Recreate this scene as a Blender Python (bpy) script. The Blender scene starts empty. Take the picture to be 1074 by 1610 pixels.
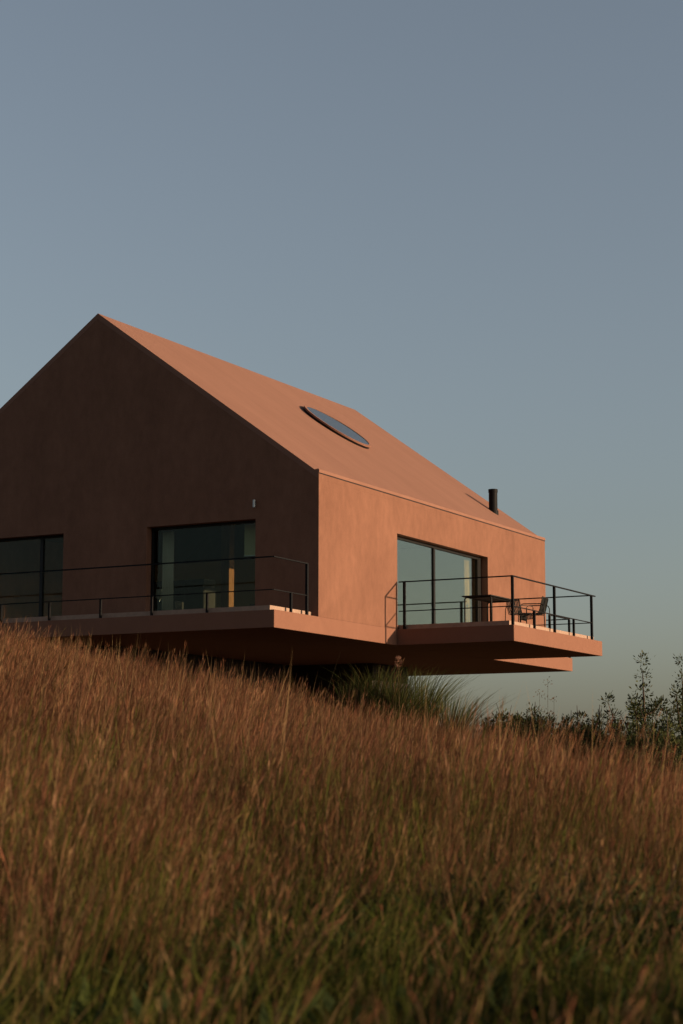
import bpy, math, random
import numpy as np
from mathutils import Vector, Matrix, Euler
random.seed(7); RNG = np.random.default_rng(11)
scene = bpy.context.scene
COL = scene.collection
rad = math.radians

# ------------------------------------------------------------------ camera
CAM = Vector((22.073, -39.848, -4.086)); YAW = -28.27; PITCH = 8.31
cd = bpy.data.cameras.new('camera'); cam = bpy.data.objects.new('camera', cd); COL.objects.link(cam)
cam.location = CAM; cam.rotation_euler = (rad(90 + PITCH), rad(-0.08), rad(-YAW))
cd.sensor_fit = 'HORIZONTAL'; cd.sensor_width = 24.0; cd.lens = 66.03
cd.clip_start = 0.1; cd.clip_end = 20000
cd.dof.use_dof = True; cd.dof.focus_distance = 46.0; cd.dof.aperture_fstop = 2.8
scene.camera = cam

# ------------------------------------------------------------------ light
SUN_AZ, SUN_EL = 12.1, 7.6           # azimuth from +X towards +Y, elevation
sdir = Vector((math.cos(rad(SUN_EL)) * math.cos(rad(SUN_AZ)), math.cos(rad(SUN_EL)) * math.sin(rad(SUN_AZ)), math.sin(rad(SUN_EL))))
world = bpy.data.worlds.new('World'); scene.world = world; world.use_nodes = True
nt = world.node_tree; nt.nodes.clear()
wo = nt.nodes.new('ShaderNodeOutputWorld'); bg = nt.nodes.new('ShaderNodeBackground'); sky = nt.nodes.new('ShaderNodeTexSky')
sky.sky_type = 'NISHITA'; sky.sun_disc = False
sky.sun_elevation = rad(SUN_EL); sky.sun_rotation = rad(90 - SUN_AZ)
sky.altitude = 0; sky.air_density = 1.0; sky.dust_density = 2.3; sky.ozone_density = 1.55
bg.inputs['Strength'].default_value = 0.097
hs = nt.nodes.new('ShaderNodeHueSaturation'); hs.inputs['Saturation'].default_value = 0.6
nt.links.new(sky.outputs[0], hs.inputs['Color']); tint = nt.nodes.new('ShaderNodeMix'); tint.data_type = 'RGBA'; tint.blend_type = 'MULTIPLY'; tint.inputs[0].default_value = 1.0; tint.inputs[7].default_value = (0.958, 0.972, 0.998, 1)
nt.links.new(hs.outputs[0], tint.inputs[6]); nt.links.new(tint.outputs[2], bg.inputs[0]); nt.links.new(bg.outputs[0], wo.inputs[0])
sl = bpy.data.lights.new('sun', 'SUN'); so = bpy.data.objects.new('sun', sl); COL.objects.link(so)
sl.energy = 5.0; sl.angle = rad(0.5); sl.color = (1.0, 0.70, 0.45)
so.rotation_euler = (-sdir).to_track_quat('-Z', 'Y').to_euler(); so.location = (40, 10, 20)
scene.view_settings.view_transform = 'Standard'; scene.view_settings.look = 'None'
scene.view_settings.exposure = 0.7; scene.view_settings.gamma = 1.0; scene.view_settings.use_curve_mapping = False
scene.render.engine = 'CYCLES'
scene.cycles.max_bounces = 8; scene.cycles.transparent_max_bounces = 16

# ------------------------------------------------------------------ materials
def mat(name, col, rough=0.8, metal=0.0, var=0.0, scale=3.0, bump=0.0, bscale=40.0, stretch=(1, 1, 1), spec=0.3, dark=None):
    m = bpy.data.materials.new(name); m.use_nodes = True; n = m.node_tree; N = n.nodes; L = n.links
    b = N['Principled BSDF']; b.inputs['Roughness'].default_value = rough; b.inputs['Metallic'].default_value = metal
    b.inputs['Specular IOR Level'].default_value = spec
    b.inputs['Base Color'].default_value = (*col, 1)
    if var or bump:
        tc = N.new('ShaderNodeNewGeometry'); mp = N.new('ShaderNodeMapping'); mp.inputs['Scale'].default_value = stretch
        L.new(tc.outputs['Position'], mp.inputs['Vector'])
    if var:
        t = N.new('ShaderNodeTexNoise'); t.inputs['Scale'].default_value = scale; t.inputs['Detail'].default_value = 6; t.inputs['Roughness'].default_value = 0.62
        L.new(mp.outputs[0], t.inputs['Vector'])
        r = N.new('ShaderNodeValToRGB'); r.color_ramp.elements[0].position = 0.3; r.color_ramp.elements[1].position = 0.72
        d = dark if dark else tuple(c * (1 - var) for c in col)
        r.color_ramp.elements[0].color = (*d, 1); r.color_ramp.elements[1].color = (*[c * (1 + var) for c in col], 1)
        L.new(t.outputs['Fac'], r.inputs[0]); L.new(r.outputs[0], b.inputs['Base Color'])
    if bump:
        t2 = N.new('ShaderNodeTexNoise'); t2.inputs['Scale'].default_value = bscale; t2.inputs['Detail'].default_value = 4
        L.new(tc.outputs['Position'], t2.inputs['Vector'])
        bp = N.new('ShaderNodeBump'); bp.inputs['Strength'].default_value = bump; bp.inputs['Distance'].default_value = 0.02
        L.new(t2.outputs['Fac'], bp.inputs['Height']); L.new(bp.outputs[0], b.inputs['Normal'])
    return m

def stucco(name, col, var=0.16, streak=(1, 1, 0.35)):
    """trowelled lime plaster: blotches, faint streaks, fine grain"""
    m = bpy.data.materials.new(name); m.use_nodes = True; n = m.node_tree; N = n.nodes; L = n.links
    b = N['Principled BSDF']; b.inputs['Roughness'].default_value = 0.92; b.inputs['Specular IOR Level'].default_value = 0.15
    g = N.new('ShaderNodeNewGeometry'); mp = N.new('ShaderNodeMapping'); mp.inputs['Scale'].default_value = streak
    L.new(g.outputs['Position'], mp.inputs['Vector'])
    def noise(sc, det, vec):
        t = N.new('ShaderNodeTexNoise'); t.inputs['Scale'].default_value = sc; t.inputs['Detail'].default_value = det; t.inputs['Roughness'].default_value = 0.6
        L.new(vec, t.inputs['Vector']); return t.outputs['Fac']
    a = noise(0.9, 5, mp.outputs[0]); c = noise(4.5, 5, mp.outputs[0]); f = noise(28, 3, g.outputs['Position'])
    def math_(op, x, y):
        q = N.new('ShaderNodeMath'); q.operation = op
        for i, v in enumerate((x, y)):
            if isinstance(v, (int, float)): q.inputs[i].default_value = v
            else: L.new(v, q.inputs[i])
        return q.outputs[0]
    s = math_('ADD', math_('MULTIPLY', a, 0.45), math_('ADD', math_('MULTIPLY', c, 0.38), math_('MULTIPLY', f, 0.17)))
    r = N.new('ShaderNodeValToRGB'); r.color_ramp.elements[0].position = 0.34; r.color_ramp.elements[1].position = 0.66
    r.color_ramp.elements[0].color = (col[0] * (1 - var), col[1] * (1 - var * 1.15), col[2] * (1 - var * 1.2), 1)
    r.color_ramp.elements[1].color = (col[0] * (1 + var), col[1] * (1 + var), col[2] * (1 + var), 1)
    L.new(s, r.inputs[0]); L.new(r.outputs[0], b.inputs['Base Color'])
    bp = N.new('ShaderNodeBump'); bp.inputs['Strength'].default_value = 0.22; bp.inputs['Distance'].default_value = 0.012
    L.new(noise(22, 5, g.outputs['Position']), bp.inputs['Height']); L.new(bp.outputs[0], b.inputs['Normal'])
    return m

M = {}
M['stucco'] = stucco('terracotta_stucco', (0.158, 0.077, 0.049), 0.20, (1, 1, 0.6))
M['roof'] = stucco('terracotta_roof', (0.190, 0.098, 0.068), 0.10, (0.22, 1.1, 0.22))
M['slab'] = stucco('terracotta_slab', (0.172, 0.083, 0.054), 0.07, (1, 1, 1))
M['deck'] = mat('pale_deck', (0.27, 0.18, 0.13), 0.8, var=0.15, scale=6)
M['black'] = mat('black_metal', (0.006, 0.006, 0.0065), 0.6, 0.0, var=0.3, scale=20, spec=0.08)
M['frame'] = mat('bronze_frame', (0.007, 0.0065, 0.006), 0.5, spec=0.2)
M['furn'] = mat('olive_metal', (0.011, 0.011, 0.009), 0.55, spec=0.2)
M['concrete'] = mat('plinth_shade', (0.022, 0.018, 0.016), 0.9, var=0.2, scale=2)  # near-black colour stands in for the deep shade under the plate
M['plaster'] = mat('white_plaster', (0.45, 0.42, 0.36), 0.9, var=0.05)
M['olive'] = mat('olive_plaster', (0.48, 0.46, 0.28), 0.9, var=0.05)
M['wood'] = mat('oak_wood', (0.20, 0.085, 0.03), 0.5, var=0.3, scale=4, stretch=(6, 6, 0.6))
M['floorwood'] = mat('floor_boards', (0.20, 0.12, 0.07), 0.5, var=0.25, scale=5, stretch=(0.5, 6, 1))
M['darkwood'] = mat('dark_cabinet', (0.03, 0.026, 0.022), 0.5, var=0.2)
M['linen'] = mat('ochre_linen', (0.46, 0.29, 0.09), 0.95, var=0.12, scale=8, stretch=(4, 4, 0.4))
M['shade'] = mat('lamp_shade', (0.6, 0.56, 0.48), 0.9, var=0.05)
M['lampmetal'] = mat('grey_lamp', (0.35, 0.35, 0.34), 0.35, 0.7)

def glass_mat():
    m = bpy.data.materials.new('window_glass'); m.use_nodes = True; n = m.node_tree; N = n.nodes; L = n.links
    N.remove(N['Principled BSDF']); o = N['Material Output']
    tr = N.new('ShaderNodeBsdfTransparent'); tr.inputs[0].default_value = (0.80, 0.84, 0.78, 1)
    gl = N.new('ShaderNodeBsdfGlossy'); gl.inputs['Roughness'].default_value = 0.0; gl.inputs['Color'].default_value = (0.80, 0.88, 0.83, 1)
    g = N.new('ShaderNodeNewGeometry'); dt = N.new('ShaderNodeVectorMath'); dt.operation = 'DOT_PRODUCT'; ab = N.new('ShaderNodeMath'); ab.operation = 'ABSOLUTE'
    L.new(g.outputs['Incoming'], dt.inputs[0]); L.new(g.outputs['Normal'], dt.inputs[1]); L.new(dt.outputs['Value'], ab.inputs[0]); fr = ab
    mr = N.new('ShaderNodeMapRange'); mr.interpolation_type = 'SMOOTHSTEP'      # coated pane: weak mirror face-on, strong at a slant
    mr.inputs['From Min'].default_value = 0.15; mr.inputs['From Max'].default_value = 0.80; mr.inputs['To Min'].default_value = 0.46; mr.inputs['To Max'].default_value = 0.013
    mx = N.new('ShaderNodeMixShader')
    L.new(fr.outputs[0], mr.inputs[0]); L.new(mr.outputs[0], mx.inputs[0]); L.new(tr.outputs[0], mx.inputs[1]); L.new(gl.outputs[0], mx.inputs[2]); L.new(mx.outputs[0], o.inputs[0])
    return m
M['glass'] = glass_mat()
sg = mat('skylight_glass', (0.025, 0.03, 0.03), 0.12, spec=0.6); M['skyglass'] = sg

# ------------------------------------------------------------------ mesh helpers
class MB:
    def __init__(s): s.v = []; s.f = []
    def add(s, vs, fs):
        k = len(s.v); s.v += [tuple(p) for p in vs]; s.f += [tuple(i + k for i in f) for f in fs]; return s
    def box(s, a, b):
        x0, y0, z0 = a; x1, y1, z1 = b
        return s.add([(x0, y0, z0), (x1, y0, z0), (x1, y1, z0), (x0, y1, z0), (x0, y0, z1), (x1, y0, z1), (x1, y1, z1), (x0, y1, z1)],
                     [(0, 3, 2, 1), (4, 5, 6, 7), (0, 1, 5, 4), (1, 2, 6, 5), (2, 3, 7, 6), (3, 0, 4, 7)])
    def prism(s, poly, axis, a, b):
        """poly: list of 2D points, extruded along axis from a to b"""
        n = len(poly)
        def pt(p, w):
            if axis == 'y': return (p[0], w, p[1])
            if axis == 'x': return (w, p[0], p[1])
            return (p[0], p[1], w)
        vs = [pt(p, a) for p in poly] + [pt(p, b) for p in poly]
        fs = [tuple(range(n)), tuple(range(2 * n - 1, n - 1, -1))] + [(i, i + n, (i + 1) % n + n, (i + 1) % n) for i in range(n)]
        return s.add(vs, fs)
    def tube(s, pts, r, n=8, closed=False):
        pts = [Vector(p) for p in pts]; m = len(pts); rings = []
        rr = r if isinstance(r, (list, tuple)) else [r] * m
        up = Vector((0.13, 0.21, 0.97))
        for i, p in enumerate(pts):
            a = pts[i - 1] if (i > 0 or closed) else pts[i]; b = pts[(i + 1) % m] if (i < m - 1 or closed) else pts[i]
            d = (b - a).normalized(); q = d.cross(up)
            if q.length < 0.05: q = d.cross(Vector((1, 0, 0)))
            q.normalize(); w = d.cross(q)
            rings.append([p + (q * math.cos(2 * math.pi * k / n) + w * math.sin(2 * math.pi * k / n)) * rr[i] for k in range(n)])
        vs = [v for rg in rings for v in rg]; fs = []
        for i in range(m if closed else m - 1):
            j = (i + 1) % m
            for k in range(n): fs.append((i * n + k, i * n + (k + 1) % n, j * n + (k + 1) % n, j * n + k))
        if not closed: fs += [tuple(range(n - 1, -1, -1)), tuple((m - 1) * n + k for k in range(n))]
        return s.add(vs, fs)
    def build(s, name, m, parent=None, smooth=False, bevel=0.0):
        me = bpy.data.meshes.new(name); me.from_pydata(s.v, [], s.f); me.validate()
        import bmesh
        bm = bmesh.new(); bm.from_mesh(me); bmesh.ops.recalc_face_normals(bm, faces=bm.faces)
        if bevel: bmesh.ops.bevel(bm, geom=[e for e in bm.edges], offset=bevel, segments=1, affect='EDGES')
        bm.to_mesh(me); bm.free()
        me.materials.append(m)
        if smooth: me.polygons.foreach_set('use_smooth', [True] * len(me.polygons))
        o = bpy.data.objects.new(name, me); COL.objects.link(o)
        if parent is not None: o.parent = parent
        return o

def thing(name, label, cat, loc=(0, 0, 0), rz=0, group=None):
    o = bpy.data.objects.new(name, None); COL.objects.link(o); o.location = loc; o.rotation_euler = (0, 0, rz); o.empty_display_size = 0.2
    o['label'] = label; o['category'] = cat
    if group: o['group'] = group
    return o
def tag(o, label, cat, group=None):
    o['label'] = label; o['category'] = cat
    if group: o['group'] = group
    return o
def bx(name, a, b, m, parent=None, bevel=0.0): return MB().box(a, b).build(name, m, parent, bevel=bevel)

# ------------------------------------------------------------------ terrain
FW = np.array([math.sin(rad(YAW)), math.cos(rad(YAW))]); RT = np.array([FW[1], -FW[0]])
def uv2xy(u, v):
    return CAM.x + RT[0] * u + FW[0] * v, CAM.y + RT[1] * u + FW[1] * v
def smooth(a, b, x):
    t = np.clip((x - a) / (b - a), 0, 1); return t * t * (3 - 2 * t)
def ground_z(u, v):
    u = np.asarray(u, float); v = np.asarray(v, float)
    gc = 0.62 - 2.75 * np.tanh(u * 0.07) - 0.042 * np.clip(u, 0, 9) ** 2 / (1 + 0.08 * np.clip(u, 0, 9)) - 0.26 * smooth(-6.5, -1.5, u)
    VC = 37.0
    rise = np.where(v < VC, -1.62 + (gc + 1.62) * np.clip(v, -15, VC) / VC, gc)
    past = np.clip(v - VC, 0, None)
    hill = rise - 0.012 * past - 11.0 * smooth(20, 190, past) - 3.0 * smooth(8, 40, past) * smooth(-2, 10, u)
    wob = 0.10 * np.sin(u * 0.9 + v * 0.33) * np.cos(v * 0.41 - u * 0.2) + 0.05 * np.sin(u * 2.1 - v * 1.3 + 1.0)
    wob = wob + 0.95 * np.exp(-((u - 1.35) / 1.55) ** 2 - ((v - 39.2) / 1.8) ** 2)
    wob = wob * (1 - smooth(60, 120, np.abs(v)))
    near = 1 - smooth(60, 400, np.hypot(u, v))
    return CAM.z + hill * near + (-12.0) * (1 - near) + wob
def grid_axis(segs):
    out = []
    for a, b, n in segs: out += list(np.linspace(a, b, n, endpoint=False))
    return np.array(out + [segs[-1][1]])
ua = grid_axis([(-9000, -1000, 8), (-1000, -100, 14), (-100, -25, 15), (-25, 25, 90), (25, 100, 15), (100, 1000, 14), (1000, 9000, 8)])
va = grid_axis([(-9000, -1000, 8), (-1000, -100, 12), (-100, -15, 14), (-15, 60, 130), (60, 220, 40), (220, 1000, 16), (1000, 9000, 8)])
UU, VV = np.meshgrid(ua, va); XX, YY = uv2xy(UU, VV); ZZ = ground_z(UU, VV)
nv, nu = UU.shape
verts = np.stack([XX.ravel(), YY.ravel(), ZZ.ravel()], 1)
idx = np.arange(nv * nu).reshape(nv, nu)
faces = np.stack([idx[:-1, :-1].ravel(), idx[:-1, 1:].ravel(), idx[1:, 1:].ravel(), idx[1:, :-1].ravel()], 1)
me = bpy.data.meshes.new('ground'); me.from_pydata(verts.tolist(), [], faces.tolist()); me.polygons.foreach_set('use_smooth', [True] * len(me.polygons))
M['soil'] = mat('meadow_soil', (0.045, 0.034, 0.018), 1.0, var=0.45, scale=2.5, bump=0.6, bscale=8, spec=0.05)
me.materials.append(M['soil']); ground = bpy.data.objects.new('ground', me); COL.objects.link(ground); ground['kind'] = 'structure'

# ------------------------------------------------------------------ house
HW, HR, Wd, LEN = 3.55, 8.37, 6.738, 14.633
DK = 0.117                                           # deck level
RTHK = 0.13                                          # roof skin thickness
SL = (HR - HW) / Wd
def hroof(x):
    return HW + SL * min(-x, x + 2 * Wd)
house = thing('house', 'terracotta pink gabled house on cantilevered slabs above the grassy slope', 'house', (0, 0, 0))
X0 = -2 * Wd
T = 0.36
drop = RTHK * math.sqrt(1 + SL * SL)
def gable_piece(mb, x0, x1, zb, ya, yb):
    poly = [(x0, zb), (x1, zb), (x1, hroof(x1) - drop)]
    if x0 < -Wd < x1: poly.append((-Wd, HR - drop))
    poly.append((x0, hroof(x0) - drop))
    mb.prism(poly, 'y', ya, yb)
WA = (-5.06, -1.80, 2.52); WBn = (-11.2, -7.70, 2.52)
g = MB()
for x0, x1, zb in ((X0, WBn[0], 0), (WBn[0], WBn[1], WBn[2]), (WBn[1], WA[0], 0), (WA[0], WA[1], WA[2]), (WA[1], 0, 0)):
    gable_piece(g, x0, x1, zb, 0, T)
for w in (WA, WBn): g.box((w[0], 0, 0), (w[1], T, DK - 0.004))
g.build('gable_wall', M['stucco'], house)
g = MB(); gable_piece(g, X0, 0, 0, LEN - T, LEN); g.build('gable_wall', M['stucco'], house)
SW = (4.29, 10.20, 2.55)
g = MB()
zt = HW - drop; ex_ = 0.003
g.box((-T, T, 0), (0, SW[0], zt)); g.box((-T, SW[1], 0), (0, LEN - T, zt)); g.box((-T, SW[0], SW[2]), (0, SW[1], zt)); g.box((-T, SW[0], 0), (0, SW[1], DK - 0.004))
g.build('side_wall', M['stucco'], house)
bx('fascia', (-0.021, -ex_, HW - drop + 0.0005), (0.0006, LEN + ex_, HW - 0.0005), M['stucco'], house)
bx('side_wall', (X0, T, 0), (X0 + T, LEN - T, zt), M['stucco'], house)

# roof: two slopes, right one carries skylight and flue
ex = 0.004
rr = MB().prism([(-0.022, HW + SL * 0.022), (-Wd, HR), (-Wd, HR - drop), (-0.022, HW + SL * 0.022 - drop)], 'y', -ex, LEN + ex)
roofR = rr.build('roof_slope', M['roof'], house)
rl = MB().prism([(X0 - 0.03, HW - SL * 0.03), (-Wd, HR), (-Wd, HR - drop), (X0 - 0.03, HW - SL * 0.03 - drop)], 'y', -ex, LEN + ex)
roofL = rl.build('roof_slope', M['roof'], house)
# eaves lip: rolled edge standing proud of the roof plane and of the wall
lip = [(0.0, HW + 0.001), (0.012, HW + 0.003), (0.016, HW + 0.055), (0.008, HW + 0.085), (-0.02, HW + 0.098), (-0.06, HW + 0.094), (-0.13, HW + 0.080), (-0.13, HW - 0.02), (0.0, HW - 0.02)]
MB().prism(lip, 'y', -0.008, LEN + 0.008).build('eaves_trim', M['roof'], roofR)
# dark strip painted in as the shadow line below the lip
bx('shadow_strip', (0.001, 0.0, HW - 0.022), (0.008, LEN, HW - 0.002), M['frame'], roofR)

# skylight: round disc on a low kerb
nrm = Vector((SL, 0, 1)).normalized(); slope = Vector((-1, 0, SL)).normalized(); yv = Vector((0, 1, 0))
sc0 = Vector((-3.97, 8.22, HW + SL * 3.97))
def disc(mb, c, r, h0, h1, n=64, inner=None):
    def P(r, h, k): a = 2 * math.pi * k / n; return c + (slope * math.cos(a) + yv * math.sin(a)) * r + nrm * h
    if inner is None:
        vs = [P(r, h0, k) for k in range(n)] + [P(r, h1, k) for k in range(n)]
        fs = [tuple(range(n)), tuple(range(n, 2 * n))] + [(k, (k + 1) % n, (k + 1) % n + n, k + n) for k in range(n)]
    else:
        vs = [P(r, h0, k) for k in range(n)] + [P(r, h1, k) for k in range(n)] + [P(inner, h1, k) for k in range(n)] + [P(inner, h0, k) for k in range(n)]
        fs = []
        for k in range(n):
            j = (k + 1) % n
            for q in range(4):
                p = (q + 1) % 4; fs.append((q * n + k, q * n + j, p * n + j, p * n + k))
    return mb.add(vs, fs)
skl = disc(MB(), sc0, 1.13, -0.02, 0.062, inner=1.06).build('skylight_base', M['black'], roofR)
disc(MB(), sc0, 1.155, 0.063, 0.112, inner=1.075).build('skylight_rim', M['roof'], roofR)
disc(MB(), sc0, 1.073, 0.02, 0.10).build('skylight_glass', M['skyglass'], roofR)

# flue
fc = Vector((-1.14, 13.24, 0)); zr = HW + SL * 1.14
fl = MB(); n = 20
for r, a, b in ((0.135, zr - 0.25, zr + 0.62), (0.147, zr + 0.60, zr + 0.70), (0.165, zr - 0.25, zr + 0.03)):
    fl.prism([(fc.x + r * math.cos(2 * math.pi * k / n), fc.y + r * math.sin(2 * math.pi * k / n)) for k in range(n)], 'z', a, b)
fl.build('chimney_flue', M['black'], roofR)

# floor plate, side balcony, decks, plinth
TF, TB, S = 2.144, 2.178, 0.423
plate = bx('floor_plate', (X0 - 0.0, -TF, -S), (0.012, LEN + TB, -0.003), M['slab'], house, bevel=0.008)
B0, B1, BX = 4.22, 10.57, 3.348
balc = bx('balcony_slab', (0.014, B0, -S + 0.002), (BX, B1, -0.005), M['slab'], house, bevel=0.008)
bx('terrace_deck', (X0 + 0.19, -TF + 0.14, 0), (-0.19, -0.002, DK), M['deck'], house)
bx('terrace_deck', (X0 + 0.19, LEN + 0.002, 0), (-0.19, LEN + TB - 0.14, DK), M['deck'], house)
bx('balcony_deck', (0.016, B0 + 0.14, 0), (BX - 0.19, B1 - 0.16, DK), M['deck'], house)
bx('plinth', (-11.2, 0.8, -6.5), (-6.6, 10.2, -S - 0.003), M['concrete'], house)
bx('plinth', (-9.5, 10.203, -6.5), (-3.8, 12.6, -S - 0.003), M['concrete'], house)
# interior floor and inner walls
bx('inside_floor', (X0 + T + 0.002, T + 0.002, 0.0), (-T - 0.002, LEN - T - 0.002, DK - 0.008), M['floorwood'], house)
bx('partition_wall', (X0 + T + 0.004, 10.6, DK - 0.006), (-T - 0.004, 10.72, 3.0), M['olive'], house)

# windows
def window(name, axis, a, b, z0, z1, face, mullions, depth=0.09, fw=0.06):
    """frame in plane axis=const; a..b along the other axis"""
    w = MB()
    def bb(p, q, r, s_, d0, d1):
        if axis == 'y': w.box((p, d0, r), (q, d1, s_))
        else: w.box((d0, p, r), (d1, q, s_))
    d0, d1 = face, face + depth
    bb(a, b, z0, z0 + fw * 0.7, d0, d1); bb(a, b, z1 - fw, z1, d0, d1)
    bb(a, a + fw, z0 + fw * 0.7, z1 - fw, d0, d1); bb(b - fw, b, z0 + fw * 0.7, z1 - fw, d0, d1)
    fr = w.build(name, M['frame'], house)
    edges = [a + fw] + [x for m_ in mullions for x in (m_ - 0.05, m_ + 0.05)] + [b - fw]
    for m_ in mullions:
        w = MB(); bb(m_ - 0.05, m_ + 0.05, z0 + fw * 0.7 + 0.001, z1 - fw - 0.001, d0 + 0.004, d1 - 0.004); w.build('mullion', M['frame'], fr)
    for i in range(0, len(edges), 2):
        w = MB(); mid = (d0 + d1) / 2
        bb(edges[i] - 0.004, edges[i + 1] + 0.004, z0 + fw * 0.7 - 0.004, z1 - fw + 0.004, mid - 0.006, mid + 0.006); w.build('pane', M['glass'], fr)
    return fr
window('window', 'x', SW[0] + 0.002, SW[1] - 0.16, DK, SW[2] - 0.002, -0.31, [7.05], fw=0.075)
bx('window_jamb', (-0.33, SW[1] - 0.158, DK), (-0.21, SW[1] - 0.002, SW[2] - 0.002), M['frame'], house)
window('window', 'y', WA[0] + 0.002, WA[1] - 0.002, DK, WA[2] - 0.002, 0.22, [])
window('window', 'y', WBn[0] + 0.002, WBn[1] - 0.002, DK, WBn[2] - 0.002, 0.22, [-8.58])
# small cylindrical wall lamp on the gable
lm = MB(); lm.prism([(-1.81 + 0.035 * math.cos(k * math.pi / 6), -0.06 + 0.035 * math.sin(k * math.pi / 6)) for k in range(12)], 'z', 2.80, 2.99)
lm.box((-1.83, -0.03, 2.86), (-1.79, -0.001, 2.93)); lm.build('wall_lamp', M['lampmetal'], house)

# ------------------------------------------------------------------ railings
def bar(name, a, b, w, parent, h=None):
    h = h or w; a = Vector(a); b = Vector(b); d = (b - a)
    lo = [min(a[i], b[i]) for i in range(3)]; hi = [max(a[i], b[i]) for i in range(3)]
    for i in range(3):
        if abs(d[i]) < 1e-6:
            t = (h if i == 2 else w) / 2; lo[i] -= t; hi[i] += t
    return bx(name, lo, hi, M['black'], parent)
def railing(label, side_posts, near_posts, top_runs, low_runs, hz, group=None):
    r = thing('railing', label, 'railing', (0, 0, 0))
    for (x, y, full) in side_posts: bar('post', (x, y, 0.0), (x, y, hz - 0.012 if full else 0.475), 0.062 if full else 0.055, r)
    for (x, y, full) in near_posts: bar('post', (x, y, 0.0), (x, y, hz - 0.012 if full else 0.475), 0.062 if full else 0.05, r)
    for a, b in top_runs: bar('top_rail', a, b, 0.045, r, 0.03)
    for a, b in low_runs: bar('lower_rail', a, b, 0.024, r)
    return r
HZ = 1.25; bxx = 3.285; by = 4.285
railing('black metal railing round the side balcony with patio furniture', [(bxx, 4.29, 1), (bxx, 5.73, 0), (bxx, 7.14, 1), (bxx, 8.54, 0), (bxx, 9.93, 1)],
        [(0.21, by, 1), (0.21, 9.93, 1)],
        [((bxx, by - 0.03, HZ), (bxx, 10.22, HZ)), ((0.05, by, HZ - 0.001), (bxx - 0.024, by, HZ - 0.001)), ((0.05, 9.93, HZ - 0.001), (bxx - 0.024, 9.93, HZ - 0.001))],
        [((bxx, by, 0.475), (bxx, 9.93, 0.475)), ((0.05, by, 0.474), (bxx - 0.013, by, 0.474)), ((0.05, 9.93, 0.474), (bxx - 0.013, 9.93, 0.474))], HZ)
tx, ty = -0.06, -2.08
railing('black metal railing along the front terrace below the dark gable', [(tx, -0.47, 1), (tx, -1.24, 0)],
        [(-1.88, ty, 0), (-3.46, ty, 0), (-4.97, ty, 0), (-6.53, ty, 0), (-8.05, ty, 0), (-9.6, ty, 1), (-11.1, ty, 0), (-12.7, ty, 1)],
        [((tx, ty, HZ), (tx, -0.44, HZ)), ((-13.3, ty, HZ - 0.001), (tx - 0.024, ty, HZ - 0.001))],
        [((tx, ty, 0.475), (tx, -0.47, 0.475)), ((-13.3, ty, 0.474), (tx - 0.013, ty, 0.474))], HZ)
ry = LEN + TB - 0.06
railing('thin black railing on the far rear terrace beyond the house corner', [(tx, LEN + 0.45, 1), (tx, LEN + 1.3, 0), (tx, ry, 1)],
        [(-1.9, ry, 0), (-3.5, ry, 1), (-5.0, ry, 0), (-6.5, ry, 1), (-8.0, ry, 0), (-9.6, ry, 1), (-11.1, ry, 0), (-12.7, ry, 1)],
        [((tx, LEN + 0.40, HZ), (tx, ry + 0.02, HZ)), ((-13.3, ry, HZ - 0.001), (tx - 0.024, ry, HZ - 0.001))],
        [((tx, LEN + 0.45, 0.475), (tx, ry, 0.475)), ((-13.3, ry, 0.474), (tx - 0.013, ry, 0.474))], HZ)

# ------------------------------------------------------------------ patio furniture
def patio_chair(label, loc, rz):
    t = thing('patio_chair', label, 'chair', loc, rz)
    W2 = 0.26
    def arc_pts(x):
        # seat profile: low front edge, seat, curved up to the back (y forward = negative)
        prof = [(-0.30, 0.24), (-0.295, 0.36), (-0.26, 0.42), (-0.1, 0.415), (0.1, 0.395), (0.19, 0.42), (0.235, 0.52), (0.275, 0.70), (0.31, 0.84)]
        return [(x, p, z) for p, z in prof]
    n = 9
    for k in range(n):
        x = -W2 + 0.03 + k * (2 * W2 - 0.06) / (n - 1)
        m = MB(); pts = arc_pts(x)
        vs = []; 
        for p in pts: vs += [(p[0] - 0.019, p[1], p[2]), (p[0] + 0.019, p[1], p[2])]
        # flat bars with thickness
        vs2 = [(v[0], v[1] + 0.006, v[2] - 0.006) for v in vs]; q = len(vs); fs = []
        for i in range(len(pts) - 1):
            a = 2 * i; fs += [(a, a + 1, a + 3, a + 2), (q + a, q + a + 2, q + a + 3, q + a + 1), (a, a + 2, q + a + 2, q + a), (a + 1, q + a + 1, q + a + 3, a + 3)]
        fs += [(0, q, q + 1, 1), (q - 2, q - 1, 2 * q - 1, 2 * q - 2)]
        m.add(vs, fs=fs) if False else m.add(vs + vs2, fs)
        m.build('slat', M['furn'], t)
    for z, y in ((0.25, -0.297), (0.42, -0.255), (0.40, 0.13), (0.82, 0.31)):
        MB().tube([(-W2 - 0.01, y, z - 0.012), (W2 + 0.01, y, z - 0.012)], 0.011, 6).build('cross_bar', M['furn'], t)
    for s in (-1, 1):
        x = s * (W2 + 0.015)
        MB().tube([(x, -0.30, 0), (x, -0.30, 0.60), (x, -0.27, 0.645), (x, -0.22, 0.655), (x, 0.26, 0.645), (x, 0.31, 0.62), (x, 0.345, 0.55), (x, 0.37, 0)], 0.014, 8).build('arm_frame', M['furn'], t, smooth=True)
        MB().tube([(x, 0.20, 0.40), (x, 0.24, 0.52), (x, 0.31, 0.81), (x * 0.9, 0.318, 0.845)], 0.012, 8).build('back_post', M['furn'], t, smooth=True)
        MB().tube([(x, -0.30, 0.40), (x, 0.20, 0.385)], 0.012, 6).build('seat_rail', M['furn'], t)
    return t
pc = patio_chair('low slatted metal armchair by the railing corner with its back to the camera', (2.74, 6.05, DK), rad(160))
pc.scale = (0.86, 0.86, 0.80)
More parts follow.
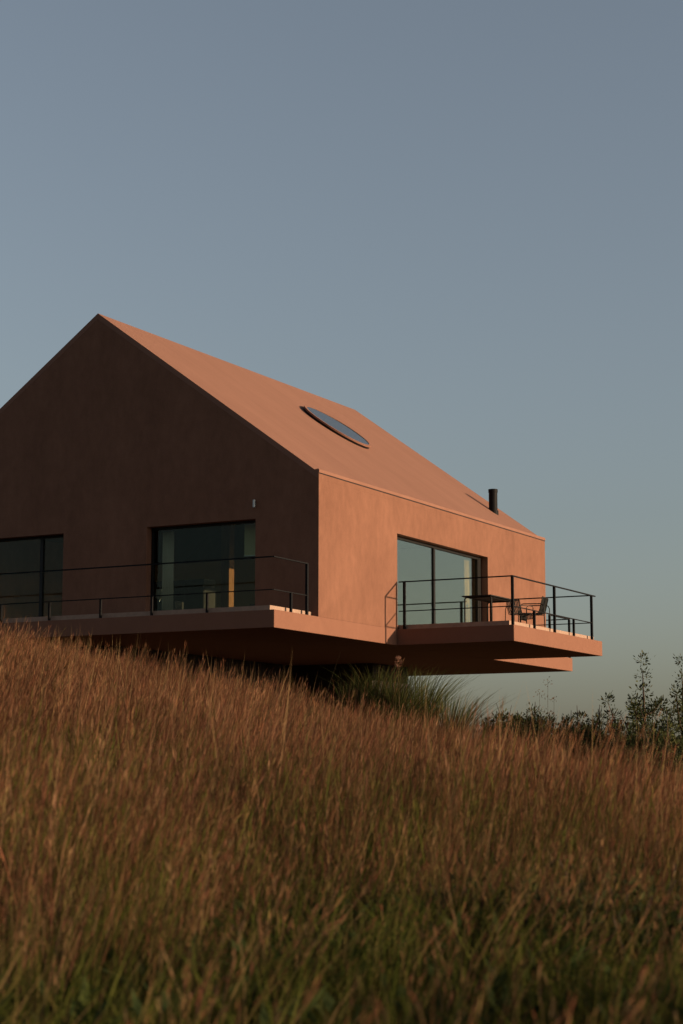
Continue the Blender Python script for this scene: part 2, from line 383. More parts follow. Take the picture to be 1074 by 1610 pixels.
patio_chair('taller slatted metal armchair standing against the house corner, facing the table', (2.74, 7.05, DK), rad(-84))
tb = thing('patio_table', 'dark rectangular metal table with round-cornered legs on the balcony', 'table', (2.0, 5.75, DK))
MB().box((-0.42, -0.85, 0.725), (0.42, 0.85, 0.75)).build('table_top', M['furn'], tb)
for sy in (-1, 1):
    y = sy * 0.74
    MB().tube([(-0.38, y, 0), (-0.38, y, 0.66), (-0.36, y, 0.70), (-0.32, y, 0.712), (0.32, y, 0.712), (0.36, y, 0.70), (0.38, y, 0.66), (0.38, y, 0)], 0.02, 8).build('leg_frame', M['furn'], tb, smooth=True)
for sx in (-1, 1): MB().tube([(sx * 0.30, -0.74, 0.705), (sx * 0.30, 0.74, 0.705)], 0.014, 6).build('cross_bar', M['furn'], tb)

# ------------------------------------------------------------------ inside the house
def curtain(label, y0, y1, x, z0, z1, waves, amp):
    m = MB(); n = waves * 12; vs = []; fs = []
    for i in range(n + 1):
        t = i / n; y = y0 + (y1 - y0) * t; a = math.sin(t * waves * 2 * math.pi) * amp + 0.3 * amp * math.sin(t * waves * 4.7 * math.pi + 1)
        for z, k in ((z0, 1.15), (1.2, 1.0), (z1, 0.8)): vs.append((x + a * k, y, z))
    for i in range(n):
        for j in range(2): fs.append((i * 3 + j, i * 3 + j + 1, i * 3 + j + 4, i * 3 + j + 3))
    o = m.add(vs, fs).build('curtain', M['linen'], None, smooth=True)
    md = o.modifiers.new('thick', 'SOLIDIFY'); md.thickness = 0.006
    return tag(o, label, 'curtain')
curtain('ochre linen curtain gathered at the right end of the sunlit side window', 9.60, 10.02, -0.50, DK + 0.01, 2.44, 5, 0.045)
cu = MB(); vs = []; fs = []
for i in range(49):
    xx = -4.98 + 0.34 * i / 48; yy = 0.62 + 0.04 * math.sin(i * 0.8)
    vs += [(xx, yy, DK + 0.02), (xx, yy, 2.46)]
fs = [(2 * i, 2 * i + 2, 2 * i + 3, 2 * i + 1) for i in range(48)]
cu = cu.add(vs, fs).build('curtain', M['shade'], None, smooth=True); cu.modifiers.new('thick', 'SOLIDIFY').thickness = 0.006
tag(cu, 'pale narrow curtain drawn aside at the left edge of the gable window', 'curtain')
bl = thing('lit_wall_stand_in', 'added stand-in for the lit far wall, an olive blind inside the right part of the gable window', 'panel', (-2.15, 0.75, 0))  # pale sheet added in place of the lit wall deeper in the room
MB().box((-0.42, -0.006, 1.72), (0.42, 0.006, 2.50)).build('stand_in_sheet', M['olive'], bl); MB().tube([(-0.43, 0, 2.53), (0.43, 0, 2.53)], 0.03, 10).build('stand_in_roller', M['lampmetal'], bl); MB().box((-0.42, -0.012, 1.695), (0.42, 0.012, 1.719)).build('stand_in_bottom_bar', M['lampmetal'], bl)
t = thing('wooden_column', 'oak column inside the room catching the sun behind the gable window', 'column', (-5.05, 3.95, DK))
MB().box((-0.13, -0.13, 0.0), (0.13, 0.13, 3.6)).build('shaft', M['wood'], t); MB().box((-0.16, -0.16, 0.0), (0.16, 0.16, 0.10)).build('base', M['wood'], t)
t = thing('dining_chair', 'orange wooden dining chair beside the table behind the gable window', 'chair', (-4.25, 5.35, DK), rad(15))
for sx in (-1, 1):
    for sy in (-1, 1): MB().box((sx * 0.19 - 0.018, sy * 0.19 - 0.018, 0), (sx * 0.19 + 0.018, sy * 0.19 + 0.018, 0.44 if sy < 0 else 0.95)).build('leg', M['wood'], t)
MB().box((-0.22, -0.22, 0.44), (0.22, 0.22, 0.475)).build('seat', M['wood'], t)
MB().box((-0.17, 0.178, 0.62), (0.17, 0.202, 0.94)).build('backrest', M['wood'], t)
t = thing('sideboard', 'low dark sideboard carrying two pale lamps behind the gable window', 'sideboard', (-6.9, 3.0, DK))
MB().box((-0.7, -0.22, 0.12), (0.9, 0.22, 0.78)).build('body', M['darkwood'], t)
for sx in (-0.62, 0.82):
    for sy in (-0.17, 0.17): MB().box((sx - 0.02, sy - 0.02, 0), (sx + 0.02, sy + 0.02, 0.12)).build('leg', M['darkwood'], t)
for i, x in enumerate((-6.65, -6.38)):
    t = thing('table_lamp', ('left' if i == 0 else 'right') + ' one of the two small pale lamps on the dark sideboard', 'lamp', (x, 3.0, DK + 0.78))
    MB().tube([(0, 0, 0), (0, 0, 0.02), (0, 0, 0.14)], [0.07, 0.02, 0.014], 12).build('base', M['lampmetal'], t)
    MB().tube([(0, 0, 0.12), (0, 0, 0.36)], [0.105, 0.09], 20).build('lamp_shade', M['shade'], t, smooth=True)
t = thing('cabinet', 'wide dark cabinet standing deep in the room behind the gable window', 'cabinet', (-8.4, 6.3, DK))
MB().box((-1.3, -0.3, 0.08), (1.3, 0.3, 1.75)).build('carcass', M['darkwood'], t); MB().box((-1.25, -0.26, 0), (1.25, 0.26, 0.08)).build('base', M['darkwood'], t)
for k in range(4): MB().box((-1.28 + k * 0.645, -0.32, 0.11), (-0.655 + k * 0.645, -0.302, 1.72)).build('door', M['darkwood'], t)
t = thing('dining_table', 'dark dining table inside the room behind the gable window', 'table', (-3.6, 4.6, DK))
MB().box((-0.85, -0.45, 0.70), (0.85, 0.45, 0.74)).build('table_top', M['darkwood'], t)
for sx in (-0.78, 0.78):
    for sy in (-0.38, 0.38): MB().box((sx - 0.03, sy - 0.03, 0), (sx + 0.03, sy + 0.03, 0.70)).build('leg', M['darkwood'], t)
t = thing('pendant_lamp', 'small pale pendant lamp hanging over the indoor dining table', 'lamp', (-3.6, 4.6, DK))
MB().tube([(0, 0, 1.95), (0, 0, 5.6)], 0.008, 6).build('cord', M['darkwood'], t); MB().tube([(0, 0, 1.72), (0, 0, 1.86), (0, 0, 1.95)], [0.17, 0.12, 0.03], 20).build('lamp_shade', M['shade'], t, smooth=True)
t = thing('floor_lamp', 'pale floor lamp inside the left gable window', 'lamp', (-9.1, 2.2, DK))
MB().tube([(0, 0, 0), (0, 0, 0.025), (0, 0, 0.03), (0, 0, 1.0)], [0.14, 0.14, 0.012, 0.012], 16).build('stand', M['lampmetal'], t)
MB().tube([(0, 0, 0.95), (0, 0, 1.28)], [0.20, 0.15], 20).build('lamp_shade', M['shade'], t, smooth=True)

# ------------------------------------------------------------------ plant materials
def leaf_mat(name, tint=(1, 1, 1), trans=0.3):
    m = bpy.data.materials.new(name); m.use_nodes = True; n = m.node_tree; N = n.nodes; L = n.links
    N.remove(N['Principled BSDF']); o = N['Material Output']
    at = N.new('ShaderNodeAttribute'); at.attribute_name = 'tone'
    g = N.new('ShaderNodeNewGeometry')
    t = N.new('ShaderNodeTexNoise'); t.inputs['Scale'].default_value = 0.45; t.inputs['Detail'].default_value = 3; L.new(g.outputs['Position'], t.inputs['Vector'])
    hs = N.new('ShaderNodeHueSaturation'); mr = N.new('ShaderNodeMapRange'); mr.inputs['From Min'].default_value = 0.3; mr.inputs['From Max'].default_value = 0.7
    mr.inputs['To Min'].default_value = 0.42; mr.inputs['To Max'].default_value = 1.42
    L.new(t.outputs['Fac'], mr.inputs[0]); L.new(mr.outputs[0], hs.inputs['Value'])
    mu = N.new('ShaderNodeMix'); mu.data_type = 'RGBA'; mu.blend_type = 'MULTIPLY'; mu.inputs[0].default_value = 1.0
    mu.inputs[7].default_value = (*tint, 1); L.new(at.outputs['Color'], mu.inputs[6]); L.new(mu.outputs[2], hs.inputs['Color'])
    d = N.new('ShaderNodeBsdfDiffuse'); tr = N.new('ShaderNodeBsdfTranslucent'); mx = N.new('ShaderNodeMixShader'); mx.inputs[0].default_value = trans
    L.new(hs.outputs[0], d.inputs[0]); L.new(hs.outputs[0], tr.inputs[0]); L.new(d.outputs[0], mx.inputs[1]); L.new(tr.outputs[0], mx.inputs[2]); L.new(mx.outputs[0], o.inputs[0])
    return m
M['grass'] = leaf_mat('meadow_blades')
M['leaf'] = leaf_mat('shrub_leaves', trans=0.25)
M['bark'] = mat('bark', (0.05, 0.035, 0.025), 0.95, var=0.3, scale=12, bump=0.5)

class Blades:
    """ribbons with per-vertex tone"""
    def __init__(s): s.v = []; s.f = []; s.c = []
    def ribbon(s, pts, widths, cols, side=None):
        k = len(s.v); n = len(pts)
        for i in range(n):
            p = pts[i]; d = (pts[min(i + 1, n - 1)] - pts[max(i - 1, 0)])
            sd = side if side is not None else Vector((1, 0, 0))
            w = widths[i] * 0.5
            if i == n - 1 and w < 1e-5:
                s.v.append(tuple(p)); s.c.append(cols[i])
            else:
                s.v += [tuple(p - sd * w), tuple(p + sd * w)]; s.c += [cols[i], cols[i]]
        for i in range(n - 1):
            a = k + 2 * i
            if i == n - 2 and widths[-1] * 0.5 < 1e-5: s.f.append((a, a + 1, a + 2))
            else: s.f.append((a, a + 1, a + 3, a + 2))
    def quad(s, p, d, sd, l, w, col):
        k = len(s.v); m = p + d * l * 0.5
        s.v += [tuple(p), tuple(m + sd * w * 0.5), tuple(p + d * l), tuple(m - sd * w * 0.5)]; s.c += [col] * 4; s.f.append((k, k + 1, k + 2, k + 3))
    def mesh(s, name, m):
        me = bpy.data.meshes.new(name); me.from_pydata(s.v, [], s.f)
        a = me.color_attributes.new('tone', 'FLOAT_COLOR', 'POINT')
        arr = np.ones((len(s.v), 4), np.float32); arr[:, :3] = np.array(s.c, np.float32); a.data.foreach_set('color', arr.ravel())
        me.materials.append(m); return me
    def build(s, name, m, parent=None):
        o = bpy.data.objects.new(name, s.mesh(name, m)); COL.objects.link(o)
        if parent is not None: o.parent = parent
        return o
R = random.Random(5)
def jit(c, a=0.2):
    k = 1 + R.uniform(-a, a); return tuple(max(0.0, x * k * (1 + R.uniform(-0.08, 0.08))) for x in c)
RUST = (0.140, 0.060, 0.034); STRAW = (0.185, 0.112, 0.056); GREEN = (0.066, 0.076, 0.016); OLIVE = (0.080, 0.066, 0.022)
WIND = Vector((RT[0], RT[1], 0))
def blade(B, base, h, lean, w, c0, c1, seg=3, droop=0.0, bend=1.6, taper=0.75):
    ang = R.uniform(0, 2 * math.pi); out = Vector((math.cos(ang), math.sin(ang), 0))
    a2 = R.uniform(0, math.pi); side = Vector((math.cos(a2), math.sin(a2), 0))
    pts = []; cols = []; ws = []
    for i in range(seg + 1):
        t = i / seg
        p = base + Vector((0, 0, h * (t - droop * t * t))) + lean * (h * t ** bend) + out * (h * 0.10 * t * t)
        pts.append(p); cols.append(tuple(c0[j] + (c1[j] - c0[j]) * t for j in range(3))); ws.append(w * (1 - taper * t) if i < seg else 0.0)
    B.ribbon(pts, ws, cols, side); return pts
def tall_clump(i, kind='rust'):
    B = Blades(); PW = Vector((-WIND.y, WIND.x, 0)); base_lean = R.gauss(0.19, 0.07); tall = R.uniform(0.8, 1.12)
    for k in range(15):
        a = R.uniform(0, 6.283); r = 0.22 * math.sqrt(R.random()); base = Vector((r * math.cos(a), r * math.sin(a), -0.03))
        h = tall * (R.uniform(0.60, 1.14) if R.random() > 0.07 else R.uniform(1.15, 1.38)); lean = WIND * (base_lean + R.gauss(0, 0.12)) + PW * R.gauss(0, 0.12)
        if kind == 'rust':
            c1 = jit(RUST if R.random() < 0.66 else STRAW, 0.55); c0 = jit(RUST if R.random() < 0.5 else STRAW, 0.45)
        else:
            q = R.random(); c1 = jit(OLIVE if q < 0.45 else STRAW if q < 0.65 else GREEN if q < 0.9 else RUST, 0.5); c0 = jit(GREEN, 0.4)
        if R.random() < 0.05:      # bent or broken stalk
            lean = WIND * R.gauss(0.2, 0.5) + PW * R.gauss(0, 0.4); h *= 0.7
        pts = blade(B, base, h, lean, R.uniform(0.0045, 0.0085), c0, c1, 4, 0.0, 1.12, 0.5)
        if R.random() < (0.3 if kind == 'rust' else 0.6): continue
        for q in range(R.choice((3, 5, 7))):       # slim panicle near the tip
            t = R.uniform(0.74, 0.98); s = t * 4; j = min(int(s), 3); p = pts[j].lerp(pts[j + 1], s - j)
            d = (pts[4] - pts[2]).normalized(); o = Vector((R.gauss(0, 1), R.gauss(0, 1), R.gauss(0, 0.5))).normalized()
            dd = (d + o * 0.26).normalized(); B.quad(p, dd, dd.cross(o).normalized(), R.uniform(0.05, 0.12), R.uniform(0.003, 0.006), jit(c1, 0.35))
    for k in range(15):
        a = R.uniform(0, 6.283); r = 0.2 * math.sqrt(R.random()); base = Vector((r * math.cos(a), r * math.sin(a), -0.03))
        blade(B, base, R.uniform(0.2, 0.55), WIND * R.gauss(0.1, 0.3) + PW * R.gauss(0, 0.3), 0.008, jit((0.034, 0.036, 0.012), 0.3), jit((0.050, 0.040, 0.016) if R.random() < 0.75 else RUST, 0.3), 3, 0.15)
    return B.mesh('tall_grass_clump', M['grass'])
def green_clump(i):
    B = Blades()
    for k in range(28):
        a = R.uniform(0, 6.283); r = 0.15 * math.sqrt(R.random()); base = Vector((r * math.cos(a), r * math.sin(a), -0.03))
        h = R.uniform(0.22, 0.62); lean = WIND * R.gauss(0.12, 0.25) + Vector((-WIND.y, WIND.x, 0)) * R.gauss(0, 0.25)
        g = R.random(); c1 = jit(GREEN if g < 0.55 else OLIVE if g < 0.85 else STRAW, 0.35)
        blade(B, base, h, lean, R.uniform(0.006, 0.014), jit(GREEN, 0.3), c1, 4, R.uniform(0, 0.35))
    if i % 2 == 0:
        for k in range(14):      # broad weed leaves
            a = R.uniform(0, 6.283); base = Vector((0.1 * math.cos(a), 0.1 * math.sin(a), R.uniform(0, 0.3)))
            d = Vector((math.cos(a), math.sin(a), R.uniform(0.2, 0.9))).normalized(); B.quad(base, d, Vector((-math.sin(a), math.cos(a), 0)), R.uniform(0.08, 0.2), R.uniform(0.025, 0.055), jit((0.045, 0.06, 0.02), 0.3))
    return B.mesh('green_grass_clump', M['grass'])
def straw_clump(i):
    B = Blades()
    for k in range(12):
        a = R.uniform(0, 6.283); r = 0.12 * math.sqrt(R.random()); base = Vector((r * math.cos(a), r * math.sin(a), -0.03))
        lean = WIND * R.gauss(0.25, 0.22) + Vector((-WIND.y, WIND.x, 0)) * R.gauss(0, 0.2); c = jit(STRAW, 0.3)
        pts = blade(B, base, R.uniform(0.45, 0.85), lean, 0.008, jit(OLIVE), c, 4)
        for q in range(7):
            p = pts[3].lerp(pts[4], R.random()); o = Vector((R.gauss(0, 1), R.gauss(0, 1), R.gauss(0, 1))).normalized(); d = ((pts[4] - pts[3]).normalized() + o * 0.3).normalized()
            B.quad(p, d, d.cross(o).normalized(), R.uniform(0.04, 0.08), 0.006, jit(RUST if R.random() < 0.4 else c, 0.25))
    return B.mesh('straw_clump', M['grass'])

def vnoise(x, y, s, seed):
    rs = np.random.default_rng(seed); T_ = rs.random((64, 64)); x = x / s; y = y / s
    xi = np.floor(x).astype(int); yi = np.floor(y).astype(int); fx = x - xi; fy = y - yi; fx = fx * fx * (3 - 2 * fx); fy = fy * fy * (3 - 2 * fy)
    g = lambda a, b: T_[a % 64, b % 64]
    return (g(xi, yi) * (1 - fx) + g(xi + 1, yi) * fx) * (1 - fy) + (g(xi, yi + 1) * (1 - fx) + g(xi + 1, yi + 1) * fx) * fy

def scatter(name, label, meshes, u, v, scl, tilt=0.12):
    n = len(u); x, y = uv2xy(u, v); z = ground_z(u, v)
    me = bpy.data.meshes.new(name); me.vertices.add(n); me.vertices.foreach_set('co', np.stack([x, y, z], 1).astype(np.float32).ravel())
    rot = np.stack([RNG.normal(0, tilt, n), RNG.normal(0, tilt, n), RNG.normal(0, 0.5, n)], 1).astype(np.float32)
    a = me.attributes.new('rot', 'FLOAT_VECTOR', 'POINT'); a.data.foreach_set('vector', rot.ravel())
    a = me.attributes.new('scl', 'FLOAT', 'POINT'); a.data.foreach_set('value', scl.astype(np.float32))
    a = me.attributes.new('idx', 'INT', 'POINT'); a.data.foreach_set('value', RNG.integers(0, len(meshes), n).astype(np.int32))
    o = bpy.data.objects.new(name, me); COL.objects.link(o); o['kind'] = 'stuff'; o['label'] = label; o['category'] = 'grass'
    g = bpy.data.node_groups.new(name, 'GeometryNodeTree')
    g.interface.new_socket('Geometry', in_out='INPUT', socket_type='NodeSocketGeometry'); g.interface.new_socket('Geometry', in_out='OUTPUT', socket_type='NodeSocketGeometry')
    N = g.nodes; L = g.links; gi = N.new('NodeGroupInput'); go = N.new('NodeGroupOutput'); ip = N.new('GeometryNodeInstanceOnPoints'); g2i = N.new('GeometryNodeGeometryToInstance')
    for m in meshes:
        src = bpy.data.objects.new(m.name, m)           # only a mesh holder, not part of the scene
        oi = N.new('GeometryNodeObjectInfo'); oi.inputs['Object'].default_value = src; oi.inputs['As Instance'].default_value = False
        L.new(oi.outputs['Geometry'], g2i.inputs[0])
    def at(nm, ty):
        k = N.new('GeometryNodeInputNamedAttribute'); k.data_type = ty; k.inputs['Name'].default_value = nm
        return [s for s in k.outputs if s.enabled and s.name == 'Attribute'][0]
    ip.inputs['Pick Instance'].default_value = True
    L.new(gi.outputs[0], ip.inputs['Points']); L.new(g2i.outputs[0], ip.inputs['Instance']); L.new(at('idx', 'INT'), ip.inputs['Instance Index'])
    L.new(at('rot', 'FLOAT_VECTOR'), ip.inputs['Rotation']); L.new(at('scl', 'FLOAT'), ip.inputs['Scale']); L.new(ip.outputs[0], go.inputs[0])
    md = o.modifiers.new('scatter', 'NODES'); md.node_group = g
    return o
# candidate positions over the slope
def cands(dens, v0, v1, margin):
    area = 0; n = int(dens * ((0.42 * (v0 + v1) / 2 + 2 * margin) * (v1 - v0)))
    v = RNG.uniform(v0, v1, n * 3); hw = 0.21 * v + margin; keep = RNG.random(n * 3) < hw / (0.21 * v1 + margin); v = v[keep]
    u = RNG.uniform(-1, 1, len(v)) * (0.21 * v + margin); return u, v
def in_house(u, v):
    x, y = uv2xy(u, v); return (x > X0 - 0.3) & (x < 3.4) & (y > -1.4) & (y < LEN + 2)
u, v = cands(30, 2.2, 50, 4.0)
pn = vnoise(u + 50, v * 0.6 + 50, 2.2, 3) * 0.6 + vnoise(u + 90, v + 10, 0.9, 4) * 0.4
far = smooth(7.2, 12.6, v + 4.0 * (pn - 0.5))
p_tall = np.clip(far * 1.0 - 0.55 * np.clip(0.40 - pn, 0, 1) * 4 * (1 - 0.75 * smooth(12, 20, v)), 0.025, 1)
sel = RNG.random(len(u)) < p_tall
ih = in_house(u, v)
tuftzone = (u > -0.1) & (u < 3.0) & (v > 36.8) & (v < 41)
gap = vnoise(u + 17, v * 0.8 + 61, 1.1, 21)
sel = sel & ~((gap < 0.30) & (RNG.random(len(u)) < 0.6))
A = sel & ~ih & ~(tuftzone & (RNG.random(len(u)) < 0.75))
hn = 0.55 + 0.62 * vnoise(u + 31, v + 77, 0.8, 9) + 0.28 * vnoise(u + 5, v + 3, 3.0, 10)
p_ol = np.clip(0.80 - 0.80 * smooth(9.5, 21, v + 9 * (pn - 0.5)), 0.05, 0.85) + 0.35 * np.clip(0.36 - pn, 0, 1) * 4
ol = RNG.random(len(u)) < p_ol
scl = RNG.uniform(0.8, 1.15, len(u)) * hn * (0.68 + 0.32 * smooth(7, 15, v)) * (1 - 0.15 * smooth(3, 7, u))
scatter('tall_grass', 'tall rust-brown seeding grass covering the slope below the house', [tall_clump(i) for i in range(10)], u[A & ~ol], v[A & ~ol], scl[A & ~ol])
scatter('olive_grass', 'olive green stems mixed into the lower part of the meadow', [tall_clump(i, 'olive') for i in range(8)], u[A & ol], v[A & ol], scl[A & ol] * 0.9)
Bm = ~sel & ~ih & (RNG.random(len(u)) < 0.97)
scatter('green_grass', 'low green and olive grass in the dim foreground', [green_clump(i) for i in range(8)], u[Bm], v[Bm], RNG.uniform(0.75, 1.3, Bm.sum()))
Cm = (RNG.random(len(u)) < 0.04 + 0.06 * smooth(7, 11, v)) & ~ih
scatter('dry_straw', 'scattered dry straw stalks among the green foreground grass', [straw_clump(i) for i in range(5)], u[Cm] + 0.1, v[Cm] + 0.1, RNG.uniform(0.7, 1.1, Cm.sum()))

# ------------------------------------------------------------------ ornamental grass tufts, shrubs, saplings
def at_px(px, v):
    """lateral offset at distance v for a bearing measured in the photograph"""
    return (px - 537) / 2954.6 * v
def place(u, v, dz=0.0):
    x, y = uv2xy(u, v); return Vector((float(x), float(y), float(ground_z(u, v)) + dz))
def tuft(label, u, v, h, n, spread, flower=None):
    t = thing('ornamental_grass', label, 'grass tuft', place(u, v), 0, 'ornamental grass tufts in front of the slab'); B = Blades()
    for k in range(n):
        a = R.uniform(0, 6.283); r = 0.16 * math.sqrt(R.random()); base = Vector((r * math.cos(a), r * math.sin(a), -0.05))
        out = Vector((math.cos(a), math.sin(a), 0)) * abs(R.gauss(0.35, 0.25)) * spread + WIND * 0.12
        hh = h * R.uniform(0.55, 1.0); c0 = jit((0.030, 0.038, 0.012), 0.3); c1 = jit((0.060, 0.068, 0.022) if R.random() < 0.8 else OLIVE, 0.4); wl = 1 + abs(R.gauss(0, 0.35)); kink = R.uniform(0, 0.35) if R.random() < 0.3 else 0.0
        pts = []; cols = []; ws = []
        for i in range(7):
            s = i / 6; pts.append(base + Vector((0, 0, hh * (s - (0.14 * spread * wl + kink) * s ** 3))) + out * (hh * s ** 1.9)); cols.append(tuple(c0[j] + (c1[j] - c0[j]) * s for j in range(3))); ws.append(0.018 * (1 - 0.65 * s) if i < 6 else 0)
        a2 = R.uniform(0, math.pi); B.ribbon(pts, ws, cols, Vector((math.cos(a2), math.sin(a2), 0)))
    B.build('leaves', M['grass'], t)
    if flower:
        F = Blades(); fh = flower; top = Vector((0.05, 0.02, fh)); F.ribbon([Vector((0, 0, 0)), Vector((0.03, 0, fh * 0.5)), top], [0.012, 0.010, 0.008], [(0.12, 0.09, 0.04)] * 3, Vector((RT[0], RT[1], 0)))
        F.build('flower_stalk', M['grass'], t); F = Blades()
        for k in range(110):
            o = Vector((R.gauss(0, 1), R.gauss(0, 1), R.gauss(0, 1))).normalized(); p = top + Vector((o.x * 0.05, o.y * 0.05, o.z * 0.085 + 0.04)); q = o.cross(Vector((0.3, 0.5, 0.8))).normalized()
            F.quad(p, (o + Vector((0, 0, 0.5))).normalized(), q, R.uniform(0.03, 0.07), 0.018, jit((0.30, 0.16, 0.11), 0.3))
        F.build('flower_head', M['grass'], t)
    return t
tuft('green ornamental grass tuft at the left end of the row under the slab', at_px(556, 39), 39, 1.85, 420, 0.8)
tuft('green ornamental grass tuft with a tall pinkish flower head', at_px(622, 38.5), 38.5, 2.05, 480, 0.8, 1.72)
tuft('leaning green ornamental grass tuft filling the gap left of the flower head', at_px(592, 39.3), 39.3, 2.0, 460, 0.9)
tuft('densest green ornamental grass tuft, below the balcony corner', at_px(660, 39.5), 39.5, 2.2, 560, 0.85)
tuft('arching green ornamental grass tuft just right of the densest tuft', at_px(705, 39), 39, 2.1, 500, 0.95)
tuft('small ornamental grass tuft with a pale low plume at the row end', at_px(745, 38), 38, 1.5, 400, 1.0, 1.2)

def shrub(label, u, v, h, w, nl, lsize, cols, cat='shrub', name='shrub', group=None, upright=0.5, nb=14, fill=0.0):
    p0 = place(u, v, -0.05); t = thing(name, label, cat, p0, 0, group)
    tr = MB(); tips = []
    tr.tube([(0, 0, 0), (R.gauss(0, .03), R.gauss(0, .03), h * 0.4), (R.gauss(0, .06), R.gauss(0, .06), h * 0.96)], [0.05 * h / 2, 0.032 * h / 2, 0.006], 7)
    for k in range(nb):
        f = (k + 0.5) / nb * 0.85; a = k * 2.4 + R.uniform(-0.4, 0.4); z0 = h * (0.10 + f * 0.8); ln = w * (1 - 0.58 * f) * R.uniform(0.6, 1.15)
        d = Vector((math.cos(a), math.sin(a), 0)); e = Vector((0, 0, z0)) + d * ln + Vector((0, 0, ln * R.uniform(0.5, 1.3) * upright * 1.6)); mdl = Vector((0, 0, z0)) + d * ln * 0.55 + Vector((0, 0, ln * 0.25 * upright))
        tr.tube([(0, 0, z0), tuple(mdl), tuple(e)], [0.018 * h / 2, 0.012 * h / 2, 0.004], 5); tips.append((Vector((0, 0, z0)), mdl, e))
    tr.build('trunk', M['bark'], t)
    tips.append((Vector((0, 0, h * 0.55)), Vector((0, 0, h * 0.8)), Vector((0, 0, h))))
    B = Blades(); blobs = []
    if fill:
        for k in range(46):
            a = R.uniform(0, 6.283); r = w * 0.8 * math.sqrt(R.random()); zz = h * R.uniform(0.12, 0.95) * (1 - 0.3 * r / w); blobs.append((Vector((r * math.cos(a), r * math.sin(a), zz)), R.uniform(0.10, 0.20) * (0.6 + w * 0.5)))
    for a, m_, e in tips: blobs += [(m_, 0.12), (m_.lerp(e, 0.4), 0.09)] if fill else [(e, 0.085), (m_.lerp(e, 0.66), 0.11), (m_.lerp(e, 0.33), 0.12), (m_, 0.12), (a.lerp(m_, 0.5), 0.10)]
    for k in range(nl):
        c, r = R.choice(blobs); o = Vector((R.gauss(0, 1), R.gauss(0, 1), R.gauss(0, 1))); p = c + o * r * 0.75
        if p.z < 0.02: p.z = R.uniform(0.02, 0.3)
        d = (o.normalized() + Vector((0, 0, 0.55))).normalized(); sd = d.cross(Vector((R.gauss(0, 1), R.gauss(0, 1), R.gauss(0, 1)))).normalized()
        l = lsize * R.uniform(0.5, 1.35); B.quad(p, d, sd, l, l * R.uniform(0.28, 0.5), jit(R.choice(cols), 0.4))
    B.build('crown', M['leaf'], t)
    return t
DG = [(0.030, 0.040, 0.018), (0.040, 0.050, 0.020), (0.055, 0.055, 0.022)]
MG = [(0.055, 0.065, 0.025), (0.07, 0.075, 0.03), (0.04, 0.05, 0.02)]
grp = 'dark shrubs beyond the meadow crest'
band = [(782, 42.5, 1112, 0.7, 'low dark shrub at the left end of the shrub band, beside the ornamental grass'),
        (812, 43.5, 1110, 0.7, 'small dark shrub just left of the pointed one below the slab tip'),
        (834, 44.0, 1096, 0.6, 'pointed dark green shrub poking above the brown grass below the slab tip'),
        (862, 43.5, 1112, 0.8, 'bushy dark shrub behind the tall weed stalks'),
        (890, 44.5, 1108, 0.8, 'dark shrub between the weed stalks and the round shrub'),
        (912, 45.0, 1100, 0.8, 'round dark shrub at the middle of the shrub band'),
        (940, 45.0, 1098, 0.8, 'dark shrub with upright shoots two places left of the young tree'),
        (964, 44.0, 1112, 0.9, 'dense dark shrub immediately left of the young tree'),
        (992, 43.0, 1114, 0.9, 'dark leafy shrub hiding the foot of the young tree'),
        (1022, 43.5, 1110, 0.9, 'dark leafy shrub just right of the young tree'),
        (1048, 42.5, 1106, 0.9, 'wide olive green shrub between the two young trees'),
        (1080, 43.0, 1100, 0.9, 'half hidden olive shrub cut by the right edge of the picture')]
for px, v, top, w, lab in band:
    u_ = at_px(px, v); g0 = float(ground_z(u_, v)); ztop = CAM.z + (1237 - top) / 2954.6 * v * 1.02
    shrub(lab, u_, v, max(0.9, ztop - g0), w * 1.35, 11000, 0.08, DG if px < 1030 else MG, group=grp, upright=0.75, nb=26, fill=0.35)
for px, v, top, w, lab in ((1010, 43.5, 1040, 1.15, 'young leafy tree rising above the shrubs against the sky'), (1072, 44.5, 1042, 1.1, 'taller young tree cut by the right edge of the picture')):
    u_ = at_px(px, v); g0 = float(ground_z(u_, v)); ztop = CAM.z + (1237 - top) / 2954.6 * v * 1.02
    shrub(lab, u_, v, ztop - g0, w, 8500, 0.08, DG, 'tree', 'young_tree', None, 0.75, 17)
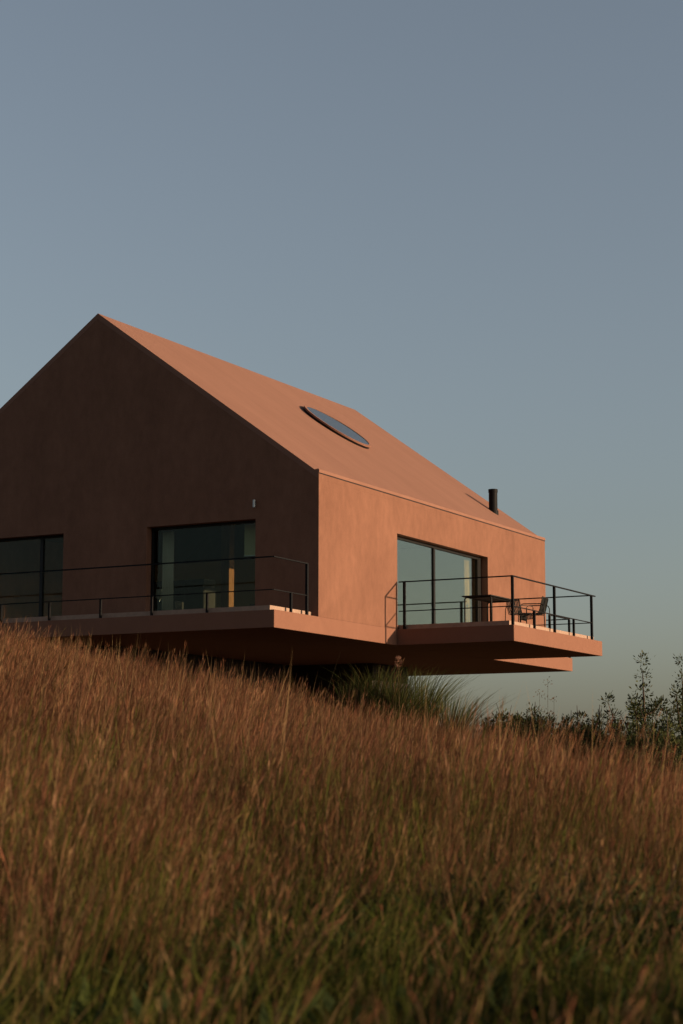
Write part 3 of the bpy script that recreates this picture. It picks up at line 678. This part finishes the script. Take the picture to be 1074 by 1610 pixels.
# low brambles in the meadow and taller unseen bushes added on the sun side to shade the foreground
for px, v, h, w, lab in ((800, 10.4, 0.46, 0.5, 'dark low bramble in the foreground grass, leftmost of the five'), (890, 10.0, 0.50, 0.55, 'dark low bramble in the right foreground grass, second from the left'), (960, 11.0, 0.58, 0.6, 'dark low bramble in the right foreground grass, middle of the five'), (1020, 9.6, 0.46, 0.55, 'dark low bramble in the right foreground grass, second from the edge'), (1085, 10.4, 0.56, 0.6, 'dark low bramble cut by the right edge of the foreground grass')):
    shrub(lab, at_px(px, v), v, h, w, 2200, 0.05, DG, name='bramble', group='low brambles in the meadow', upright=0.5, fill=0.3)
for i, (u_, v_, h, w) in enumerate(((7.5, 1.0, 1.7, 1.0), (9.5, 3.6, 2.0, 1.1), (6.2, 4.4, 1.25, 0.8), (11.5, 5.8, 2.2, 1.2), (8.2, 6.4, 1.3, 0.9), (4.6, 2.6, 1.05, 0.8), (5.0, 5.6, 1.1, 0.8))):
    shrub('unseen bush added past the right edge to shade the foreground, number %s towards the house' % ('one', 'two', 'three', 'four', 'five', 'six', 'seven')[i], u_, v_, h, w, 3200, 0.09, MG, group='added shade bushes to the right of the meadow', upright=0.7, nb=18)
# thin weed stalks with seed tufts against the sky
for i, (px, top) in enumerate(((842, 1090), (858, 1072), (868, 1098))):
    v_ = 37.0; u_ = at_px(px, v_); p0 = place(u_, v_); h = CAM.z + (1237 - top) / 2954.6 * v_ - p0.z
    t = thing('weed_stalk', ('left short', 'tallest', 'right drooping')[i] + ' one of three thin weed stalks against the sky', 'weed', p0, 0, 'weed stalks above the crest')
    F = Blades(); lean = WIND * R.uniform(0.02, 0.12); F.ribbon([Vector((0, 0, 0)), Vector((0, 0, h * 0.6)) + lean * 0.4, Vector((0, 0, h)) + lean], [0.010, 0.008, 0.005], [(0.10, 0.07, 0.04)] * 3, WIND); F.build('stem', M['grass'], t)
    F = Blades()
    for k in range(40):
        p = (Vector((0, 0, h * R.choice((0.8, 0.88, 0.99)))) + lean * 0.9) + Vector((R.gauss(0, 0.05), R.gauss(0, 0.05), R.gauss(0, 0.04))); o = Vector((R.gauss(0, 1), R.gauss(0, 1), R.gauss(0, 1))).normalized()
        F.quad(p, o, o.cross(Vector((0.2, 0.9, 0.3))).normalized(), R.uniform(0.03, 0.06), 0.014, jit((0.14, 0.09, 0.05), 0.3))
    F.build('seed_tuft', M['grass'], t)['kind'] = 'stuff'
